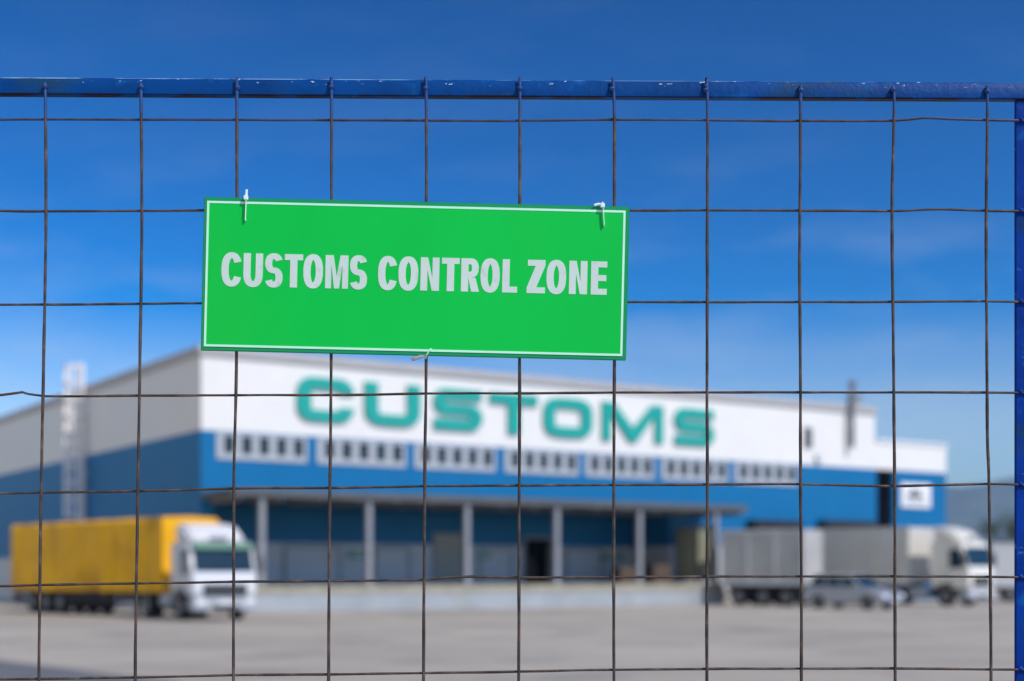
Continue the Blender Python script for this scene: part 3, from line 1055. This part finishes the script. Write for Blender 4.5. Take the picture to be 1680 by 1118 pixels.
# yellow articulated lorry
ta = atan2(-.72, .69)
fr_t = Vector((-13.4 + .9, 54.5 + .86))
lor = thing('articulated_lorry', 'white cab lorry pulling a yellow tarpaulin trailer', 'lorry', (fr_t.x, fr_t.y, 0), 0)
box_trailer(lor, 0, 0, ta, 13.2, 1.0, 3.90, M['tarp'], (-8.6, -9.9, -11.2), tarp=True, front=M['tarp'])
tractor(lor, -10.47 - fr_t.x, 51.9 - fr_t.y, atan2(-.83, .55), M['cab_white'], 1.0, M['visor_green'])

# grey trailer parked by the dock
hA = Vector((.82, -.57)).normalized()
perp = Vector((-hA.y, hA.x))
nf = Vector((15.06, 73.5)) + perp * 1.26
tA = thing('box_trailer', 'short grey box trailer parked at the end of the dock', 'trailer', (nf.x, nf.y, 0), 0)
box_trailer(tA, 0, 0, atan2(hA.y, hA.x), 4.7, 1.15, 4.0, M['trailer_grey'], (-1.0, -2.3, -3.7), legs=False)
MB().box(.0, 1.3, -.05, .05, .70, .80).build('drawbar', M['chassis'], tA, rot=(0, 0, atan2(hA.y, hA.x)))

# cream lorry on the right
hB = Vector((.66, -.75)).normalized()
pB = Vector((-hB.y, hB.x))
cf = Vector((23.6, 73.5)) + pB * 1.25
tB = thing('cream_lorry', 'cream high-roofed lorry with a pale box body on the right', 'lorry', (cf.x, cf.y, 0), 0)
rB = atan2(hB.y, hB.x)
tractor(tB, 0, 0, rB, M['cab_cream'], 1.17, None, wheelx=(-1.4, -5.2), length=6.4)
bf = -hB * 3.55
box_trailer(tB, bf.x, bf.y, rB, 7.0, 1.15, 4.2, M['trailer_cream'], (-4.7, -6.0), legs=True)

# pale lorry body at the right edge
hE = Vector((.97, -.24)).normalized()
pe = Vector((28.9, 86.0))
tE = thing('pale_trailer', 'pale trailer half hidden behind the fence post', 'trailer', (pe.x, pe.y, 0), 0)
fe = hE * 9.0
box_trailer(tE, fe.x, fe.y, atan2(hE.y, hE.x), 9.0, .95, 3.5, M['trailer_pale'], (-6.6, -7.9))

# the parked car
hc = Vector((.66, -.75)).normalized()
pc = Vector((-hc.y, hc.x))
fc = Vector((17.35, 66.6)) + pc * .93
car = thing('parked_car', 'grey blue estate car parked in front of the trailers', 'car', (fc.x, fc.y, 0), atan2(hc.y, hc.x))
hw = .92
low = [(0, .30), (.02, .55), (-.05, .74), (-.25, .86), (-1.15, 1.00), (-4.45, 1.06), (-4.62, .95), (-4.66, .55), (-4.58, .30)]


def arch(cx, r, z, n=8):
    return [(cx - r * cos(pi * i / n), z + r * sin(pi * i / n)) for i in range(n + 1)]


body = [(0.0, .30), (.02, .55), (-.05, .74), (-.25, .86), (-1.15, 1.00), (-4.45, 1.06), (-4.62, .95), (-4.66, .55), (-4.58, .30)] + arch(-3.72, .38, .30) + arch(-.92, .38, .30)
cb = MB().prism(body, -hw, hw).build('body', M['car'], car, bevel=.05, seg=3, smooth=True)
gh_b = [(-1.10, .99), (-4.42, 1.04)]
gh_t = [(-1.92, 1.66), (-4.10, 1.70)]
mb = MB()
wb_, wt_ = .86, .66
vs = []
for (x_, z_), w_ in ((gh_b[0], wb_), (gh_b[1], wb_), (gh_t[1], wt_), (gh_t[0], wt_)):
    mb.v += [(x_, -w_, z_), (x_, w_, z_)]
mb.f = [(0, 2, 4, 6), (1, 7, 5, 3), (0, 1, 3, 2), (2, 3, 5, 4), (4, 5, 7, 6), (6, 7, 1, 0)]
rf = mb.build('roof', M['car'], car, bevel=.06, seg=3, smooth=True)


def ghq(side, fa, fb, za=.10, zb=.84):
    """window on the sloping side of the cabin between fractions fa..fb of its length"""
    mb = MB()
    P = []
    for f_, z_ in ((fa, za), (fb, za), (fb, zb), (fa, zb)):
        xb = gh_b[0][0] + (gh_b[1][0] - gh_b[0][0]) * f_
        xt = gh_t[0][0] + (gh_t[1][0] - gh_t[0][0]) * f_
        zb0 = gh_b[0][1] + (gh_b[1][1] - gh_b[0][1]) * f_
        zt0 = gh_t[0][1] + (gh_t[1][1] - gh_t[0][1]) * f_
        P.append((xb + (xt - xb) * z_, side * (wb_ + (wt_ - wb_) * z_), zb0 + (zt0 - zb0) * z_))
    for d in (-.02, .012):
        for p in P:
            mb.v.append((p[0], p[1] + side * d, p[2] + .3 * d))
    mb.f = [(0, 1, 2, 3), (7, 6, 5, 4), (0, 4, 5, 1), (1, 5, 6, 2), (2, 6, 7, 3), (3, 7, 4, 0)]
    return mb


for s in (-1, 1):
    for fa, fb in ((.07, .34), (.37, .64), (.67, .93)):
        ghq(s, fa, fb).build('side_window', M['glass'], rf)
    MB().box(-1.62, -1.48, s * 1.0 - .1, s * 1.0 + .1, 1.02, 1.16).build('mirror', M['car'], rf, bevel=.03)
    MB().box(-.10, .035, s * .66 - .2, s * .66 + .2, .60, .74).build('headlight', M['lamp'], cb, bevel=.03)
    MB().box(-4.68, -4.6, s * .74 - .12, s * .74 + .12, .72, .98).build('tail_light', M['red_lamp'], cb, bevel=.02)
    for x_ in (-2.55, -3.45):
        MB().box(x_, x_ + .18, s * (hw + .012) - .012, s * (hw + .012) + .012, .84, .87).build('door_handle', M['plastic'], cb)
    for x_ in (-.92, -3.72):
        wheel(car, x_, s * (hw - .11), .335, .22, s)
dx, dz = gh_t[0][0] - gh_b[0][0], gh_t[0][1] - gh_b[0][1]
mb = MB()
for d in (-.02, .014):
    for f_, w_ in ((.10, .80), (.88, .64)):
        for s in (-1, 1):
            mb.v.append((gh_b[0][0] + dx * f_ + d * .65, s * w_, gh_b[0][1] + dz * f_ + d * .75))
mb.f = [(0, 1, 3, 2), (4, 6, 7, 5), (0, 4, 5, 1), (1, 5, 7, 3), (3, 7, 6, 2), (2, 6, 4, 0)]
mb.build('windscreen', M['glass'], rf)
gl = MB().box(.0, .03, -.42, .42, .56, .70).build('grille', M['chassis'], cb, bevel=.01)
MB().box(-.02, .045, -.85, .85, .32, .48).build('bumper', M['plastic'], cb, bevel=.02)
MB().box(.046, .054, -.26, .26, .40, .50).build('number_plate', M['white_paint'], cb)


# ------------------------------------------------------------------ trees beyond the yard
def tree(x, y, h, lab, seed):
    rnd = random.Random(seed)
    t = thing('tree', lab, 'tree', (x, y, 0), 0, 'trees beyond the yard')
    mb = MB()
    mb.tube([(0, 0, 0), (.05, 0, h * .3), (.0, .1, h * .55)], [.22, .16, .08], 7)
    cl = []
    for k in range(9):
        a = rnd.uniform(0, 2 * pi)
        r = rnd.uniform(.1, .34) * h
        c = Vector((cos(a) * r, sin(a) * r, h * rnd.uniform(.42, .9)))
        cl.append((c, h * rnd.uniform(.12, .2)))
        mb.tube([(0, 0, h * rnd.uniform(.25, .45)), tuple(c * .55 + Vector((0, 0, h * .2))), tuple(c)], [.09, .06, .02], 5)
    mb.build('trunk', M['bark'], t)
    lf = MB()
    for c, r in cl:
        for k in range(230):
            d = Vector((rnd.gauss(0, 1), rnd.gauss(0, 1), rnd.gauss(0, .8))) * r * .55
            p = c + d
            u = Vector((rnd.gauss(0, 1), rnd.gauss(0, 1), rnd.gauss(0, 1))).normalized() * .22
            w = u.cross(Vector((rnd.gauss(0, 1), rnd.gauss(0, 1), rnd.gauss(0, 1)))).normalized() * .13
            b = len(lf.v)
            lf.v += [tuple(p - u), tuple(p + w), tuple(p + u), tuple(p - w)]
            lf.f.append((b, b + 1, b + 2, b + 3))
    lf.build('crown', M['leaf'], t)


tree(59.5, 170, 8.6, 'dark green tree just above the cream cab, left of the fence post', 1)
tree(66.0, 176, 7.6, 'dark tree behind the pale trailer beside the fence post', 2)
tree(74.0, 172, 9.0, 'bushy tree hidden behind the fence post at the right edge', 3)

# ------------------------------------------------------------------ the fence in front
FY = 1.500                                   # centre of the upright wires
s_ = FY / F
X = lambda px, Y=FY: (px - 840.0) * Y / F
Z = lambda py, Y=FY: EYE + (HZ - py) * Y / F
fence = thing('wire_fence', 'rusty square wire fence in a chipped blue frame', 'fence', (0, FY, 0), 0)
rail_tilt = math.atan(8.5 / 1680)
RW = rust_wire('rusty_wire', Z(205) + 0.025)
welds = []
verts_px = [
    [(73, 137), (74.7, 165), (75, 400), (71, 620), (68, 780), (64, 1118)],
    [(231, 138), (231.6, 165), (232.5, 400), (229, 620), (226.7, 780), (222, 1118)],
    [(389, 139), (388.7, 165), (388, 575), (384, 780), (383, 1118)],
    [(543, 138), (544, 165), (543.5, 575), (541.5, 780), (539, 1118)],
    [(697.5, 140), (699.4, 165), (699, 600), (697, 780), (695, 1118)],
    [(852, 140), (853, 165), (852.5, 600), (852, 780), (851, 1118)],
    [(1003, 141), (1007.5, 165), (1008, 600), (1007, 780), (1007, 1118)],
    [(1157, 143), (1160.6, 165), (1160, 600), (1160.5, 780), (1159.5, 1118)],
    [(1313, 143), (1313.6, 165), (1312, 400), (1313, 600), (1313.5, 780), (1315, 1118)],
    [(1464, 142), (1467, 165), (1463.5, 350), (1466, 600), (1467.5, 780), (1468.5, 1118)],
    [(1618.5, 145), (1620, 165), (1618, 400), (1620, 700), (1622.5, 800), (1626, 1118)],
]


def smooth_path(pts, step=0.012):
    """Catmull-Rom through 3D points, resampled with a slight hand-bent wander"""
    P = [Vector(p) for p in pts]
    P = [P[0] * 2 - P[1]] + P + [P[-1] * 2 - P[-2]]
    out = []
    for i in range(1, len(P) - 2):
        n = max(2, int((P[i + 1] - P[i]).length / step))
        for k in range(n):
            t = k / n
            a, b, c, d = P[i - 1], P[i], P[i + 1], P[i + 2]
            out.append(.5 * ((2 * b) + (c - a) * t + (2 * a - 5 * b + 4 * c - d) * t * t + (3 * b - a - 3 * c + d) * t ** 3))
    out.append(P[-2])
    return out


def jitter(path, amp, seed):
    r = random.Random(seed)
    p1, p2, p3 = r.uniform(0, 6), r.uniform(0, 6), r.uniform(0, 6)
    o = []
    for i, p in enumerate(path):
        s = p.x + p.z
        o.append(p + Vector((amp * (sin(s * 31 + p1) + .6 * sin(s * 77 + p2)), amp * .8 * sin(s * 43 + p3), amp * (sin(s * 37 + p3) + .6 * sin(s * 83 + p1)))))
    return o


def wire_r(n, r, seed):
    q = random.Random(seed)
    a, b = q.uniform(0, 6), q.uniform(0, 6)
    return [r * (1 + .07 * sin(i * .37 + a) + .06 * sin(i * 1.31 + b)) for i in range(n)]


cols = [[(X(px), 0, Z(py)) for px, py in v] for v in verts_px]
step_px = 154.8
for k in range(1, 7):
    cols.append([(X(73 - k * 155.5), 0, Z(137)), (X(72 - k * 155.5), 0, Z(600)), (X(64 - k * 155.5), 0, Z(1118))])
for i, c in enumerate(cols):
    c = c + [(c[-1][0] - .0005, 0, 1.2), (c[-1][0] + .001, 0, .10)]
    p = jitter(smooth_path(c), .00010, 100 + i)
    mb = MB().tube(p, wire_r(len(p), .00165, i), 10)
    # blob of weld at the top rail
    q = c[0]
    mb.lathe([(.0003, -.0030), (.0022, -.0022), (.0031, 0), (.0024, .0016), (.0006, .0026)], 10, 'z', (q[0] + .0006, -.0004, q[2] - .0035))
    welds.append((mb, p))
HYC = .0030
rows_px = [
    [(0, 195), (231, 195), (544, 196), (700, 196.5), (853, 197), (1007, 195), (1160, 196.2), (1313, 197), (1467, 197), (1515, 192), (1560, 194), (1620, 196), (1690, 197)],
    [(0, 345), (75, 346), (330, 344.5), (700, 345), (1033, 344.5), (1313, 344.5), (1467, 345.5), (1540, 342.2), (1620, 345), (1690, 346)],
    [(0, 499.5), (232, 498), (330, 497), (700, 496), (1033, 495), (1313, 495), (1620, 494), (1690, 495)],
    [(0, 648), (35, 643), (70, 649.5), (231, 649), (388, 648), (544, 648), (700, 645.5), (853, 645), (1007, 644), (1160, 643.5), (1313, 643.5), (1467, 643.5), (1690, 644)],
    [(0, 810), (68, 808), (227, 806), (384, 801.5), (541, 800.5), (697, 798), (852, 796.5), (1007, 796), (1160, 795), (1313, 794.5), (1467, 797.5), (1620, 794), (1690, 796)],
    [(0, 962), (68, 960), (227, 957.5), (384, 955), (541, 953.5), (690, 952), (720, 949), (775, 946), (853, 948), (1007, 947), (1313, 946), (1467, 946), (1620, 946.5), (1690, 948)],
    [(0, 1115), (100, 1114), (227, 1112), (384, 1108.5), (541, 1107), (697, 1105), (853, 1102.5), (1007, 1099.5), (1200, 1098), (1467, 1097.5), (1690, 1099.5)],
]
rows = [[(X(px), HYC, Z(py)) for px, py in r] for r in rows_px]
zl = 1.65
for k in range(15):
    zl -= .0985
    rows.append([(X(0), HYC, zl - .004), (X(800), HYC, zl), (X(1690), HYC, zl + .003)])
for i, r in enumerate(rows):
    r = [(X(-960), HYC, r[0][2] - .003), (X(-310), HYC, r[0][2] - .001), (X(-90), HYC, r[0][2])] + r
    p = jitter(smooth_path(r), .00010, 300 + i)
    mb = MB().tube(p, wire_r(len(p), .00133, 50 + i), 10)
    mb.build('cross_wire', RW, fence, smooth=True)
    for (wm, wp) in welds:                      # fillet of weld where it crosses each upright
        zz = min(p, key=lambda q: abs(q.x - wp[0].x)).z
        u = min(wp, key=lambda q: abs(q.z - zz))
        if abs(u.z - zz) < .02:
            k = .8 + .5 * random.random()
            wm.lathe([(.0002, -.0021 * k), (.0013, -.0014 * k), (.0021 * k, 0), (.0013, .0014 * k), (.0002, .0021 * k)], 8, 'z', (u.x, .0016, zz))
for (wm, wp) in welds:
    wm.build('upright_wire', RW, fence, smooth=True)
# frame: top rail, posts, bottom rail
RX0, RX1 = X(-975), X(2350)
rc = Vector((X(840), 0, Z(143.4)))
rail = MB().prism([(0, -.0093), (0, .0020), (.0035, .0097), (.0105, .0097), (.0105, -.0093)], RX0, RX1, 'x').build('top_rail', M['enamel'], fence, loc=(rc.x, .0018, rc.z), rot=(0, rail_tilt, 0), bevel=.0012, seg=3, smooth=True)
PYC = .0044
for px in (1668.5, -1010):
    x0 = X(px)
    MB().prism([(-.0001, 0), (.040, 0), (.040, .040), (.036, .040), (.036, .0045), (-.0001, .0045)], 0, Z(160) - 0.001, 'z').build('post', M['enamel_post'], fence, loc=(x0, PYC, 0), bevel=.0012, seg=3, smooth=True)
MB().box(X(-930), X(1668), 0, .022, .08, .102).build('bottom_rail', M['enamel_post'], fence, loc=(0, PYC, 0), bevel=.004, smooth=True)
# drips of weld where the cross wires meet the post
for i, r in enumerate(rows_px):
    MB().lathe([(.0004, -.003), (.0026, -.0018), (.0032, 0), (.0022, .002), (.0004, .0028)], 10, 'z', (X(1676), PYC - .0008, Z(r[-1][1] - 2))).build('weld_bead', M['enamel_post'], fence, smooth=True)

# ------------------------------------------------------------------ the green sign
SY = 1.4945
th = math.atan(0.0235)
tlx, tly = 335.0, 323.0
sg = bpy.data.objects.new('customs_sign', None)
COL.objects.link(sg)
tag(sg, 'green sign reading CUSTOMS CONTROL ZONE tied to the wire fence', 'sign')
k_ = SY / F
sg.location = (X(tlx, SY), SY, Z(tly, SY))
sg.rotation_euler = (0, th, 0)
SWd, SHt = 698.3 * k_, 252.2 * k_


def sign_mat(name, col, rough):
    m = mat(name, col, rough, 0.07, 5, stretch=(1, 1, .35), bump=0.025, bscale=220, spec=0.15, spots=((col[0] + .02, col[1] * .88, col[2] * .6), 2.6, .5, .75))
    return m


M['sign_margin'] = sign_mat('sign_margin_green', (0.008, 0.29, 0.10), .5)
M['sign_green'] = sign_mat('sign_face_green', (0.0, 0.525, 0.062), .6)
M['sign_line'] = mat('sign_line_mint', (0.52, 0.90, 0.68), .45, .04, 20)
M['sign_text'] = mat('sign_letter_vinyl', (0.58, 0.69, 0.62), .5, .05, 30, spec=.2, spots=((.47, .53, .49), 60, .6, .75))
M['tie'] = mat('clear_nylon', (0.72, 0.82, 0.84), .35, .08, 40)
M['tie_grey'] = mat('grey_nylon', (0.25, 0.25, 0.27), .45, .25, 60)
MB().box(0, SWd, 0, .003, -SHt, 0).build('board', M['sign_margin'], sg, bevel=.0006)
i0, i1, j0, j1 = 5.2, 698.3 - 6.4, 6.7, 252.2 - 6.6        # outside of the white line, sign pixels
lw = 3.6
P2 = lambda a, b: (a * k_, -b * k_)
MB().box(i0 * k_, i1 * k_, -.0003, -.0001, -j1 * k_, -j0 * k_).build('face_sheet', M['sign_green'], sg)
L = [P2(i0, j0), P2(i1, j0), P2(i1, j1), P2(i0, j1)]
R = [P2(i0 + lw, j0 + lw), P2(i1 - lw, j0 + lw), P2(i1 - lw, j1 - lw), P2(i0 + lw, j1 - lw)]
MB().strip(L, R, -.0006, -.0002, True).build('border_line', M['sign_line'], sg)
mb = MB()
OFF = 332.3
tz0, tz1 = 118.5 + 27.3, 118.5 - 27.3
for ch, a, b in (('C', 363.5, 394.6), ('U', 399.6, 431.4), ('S', 434.9, 464.1), ('T', 467, 497), ('O', 497.9, 530), ('M', 534, 571.5), ('S', 574.2, 602.6),
                 ('C', 620.6, 650), ('O', 654, 686.3), ('N', 690.2, 720.8), ('T', 725, 753.8), ('R', 756.8, 786), ('O', 788.6, 820), ('L', 824.4, 849),
                 ('Z', 864.6, 894.7), ('O', 896.8, 929), ('N', 933.9, 963.7), ('E', 969.8, 996)):
    ov = .9 if ch in 'COS' else 0
    ob = .9 if ch in 'U' else ov
    letter(mb, ch, (a - OFF) * k_, (b - OFF) * k_, -(tz0 + ob) * k_, -(tz1 - ov) * k_, 11.8 * k_, 9.8 * k_, -.0006, -.0002, 2.35)
mb.build('lettering', M['sign_text'], sg)

# cable ties holding the sign
FT = SY - .0022


def tie_loop(name_lab, hole, top, tail, head, m):
    """nylon strap from a hole up over the sign's edge, round the wire behind and back"""
    t = tag(bpy.data.objects.new('cable_tie', None), name_lab, 'cable tie', 'cable ties on the green sign')
    COL.objects.link(t)
    h = at(hole[0], hole[1], FT)
    t.location = h
    e = at(top[0], top[1], FT) - h
    up = .0028
    path = [(0, .006, 0), (0, .0004, .0), (0, 0, .0015), (e.x * .5, -.0003, e.z * .5), (e.x, .0001, e.z + up * .3), (e.x, .0030, e.z + up), (e.x, .0090, e.z + up * .5),
            (e.x * .6, .0135, e.z * .45), (0, .0125, .001), (0, .006, 0)]
    MB().tube(smooth_path(path, .0015), .00125, 8, flat=.45).build('strap', m, t, smooth=True)
    hd = at(head[0], head[1], FT) - h
    MB().box(-.0024, .0024, -.0022, .0016, -.0026, .0026).build('head', m, t, loc=hd, bevel=.0008)
    tl_ = [tuple(at(p[0], p[1], FT) - h + Vector((0, .0004, 0))) for p in tail]
    MB().tube(smooth_path(tl_, .0015), .0013, 8, flat=.5).build('tail', m, t, smooth=True)
    return t


tie_loop('clear cable tie at the upper left corner of the sign', (402.5, 361), (404, 324), [(403.5, 326), (404, 318), (404.5, 311)], (403.5, 325), M['tie'])
tie_loop('clear cable tie at the upper right corner of the sign', (991, 370), (989, 336), [(990, 337.5), (983, 335), (975, 337)], (988.5, 337.5), M['tie'])
t = tag(bpy.data.objects.new('cable_tie', None), 'grey cable tie sticking out below the middle of the sign', 'cable tie', 'cable ties on the green sign')
COL.objects.link(t)
h = at(707, 573, FT)
t.location = h
q = [tuple(at(a, b, FT) - h + Vector((0, c, 0))) for a, b, c in ((707, 573, .004), (706.5, 573.5, .0003), (703, 578, 0), (699, 584, .001), (698, 587, .006), (700, 582, .0125), (706, 575, .012), (707, 573, .004))]
MB().tube(smooth_path(q, .0012), .0011, 8, flat=.5).build('strap', M['sign_line'], t, smooth=True)
q = [tuple(at(a, b, FT) - h + Vector((0, c, 0))) for a, b, c in ((697, 583.5, .003), (688, 585.5, .002), (681, 588, .001), (675, 590, .001))]
MB().tube(smooth_path(q, .0012), [.0014, .0013, .0015, .0017, .002, .0019, .0018, .0020, .0021, .0020, .0018, .0014, .001][:len(smooth_path(q, .0012))] if len(smooth_path(q, .0012)) <= 13 else .0016, 8, flat=.6).build('tail', M['tie_grey'], t, smooth=True)

# ------------------------------------------------------------------ air
hz = MB().box(-4800, 4800, -420, 4800, -2, 272)
HM = bpy.data.materials.new('haze_air')
HM.use_nodes = True
t_ = HM.node_tree
for n in list(t_.nodes):
    t_.nodes.remove(n)
o_ = t_.nodes.new('ShaderNodeOutputMaterial')
v_ = t_.nodes.new('ShaderNodeVolumePrincipled')
v_.inputs['Color'].default_value = (0.42, 0.69, 1.0, 1)
v_.inputs['Density'].default_value = 0.00017
v_.inputs['Anisotropy'].default_value = 0.2
t_.links.new(v_.outputs[0], o_.inputs['Volume'])
tag(hz.build('haze', HM), kind='stuff')
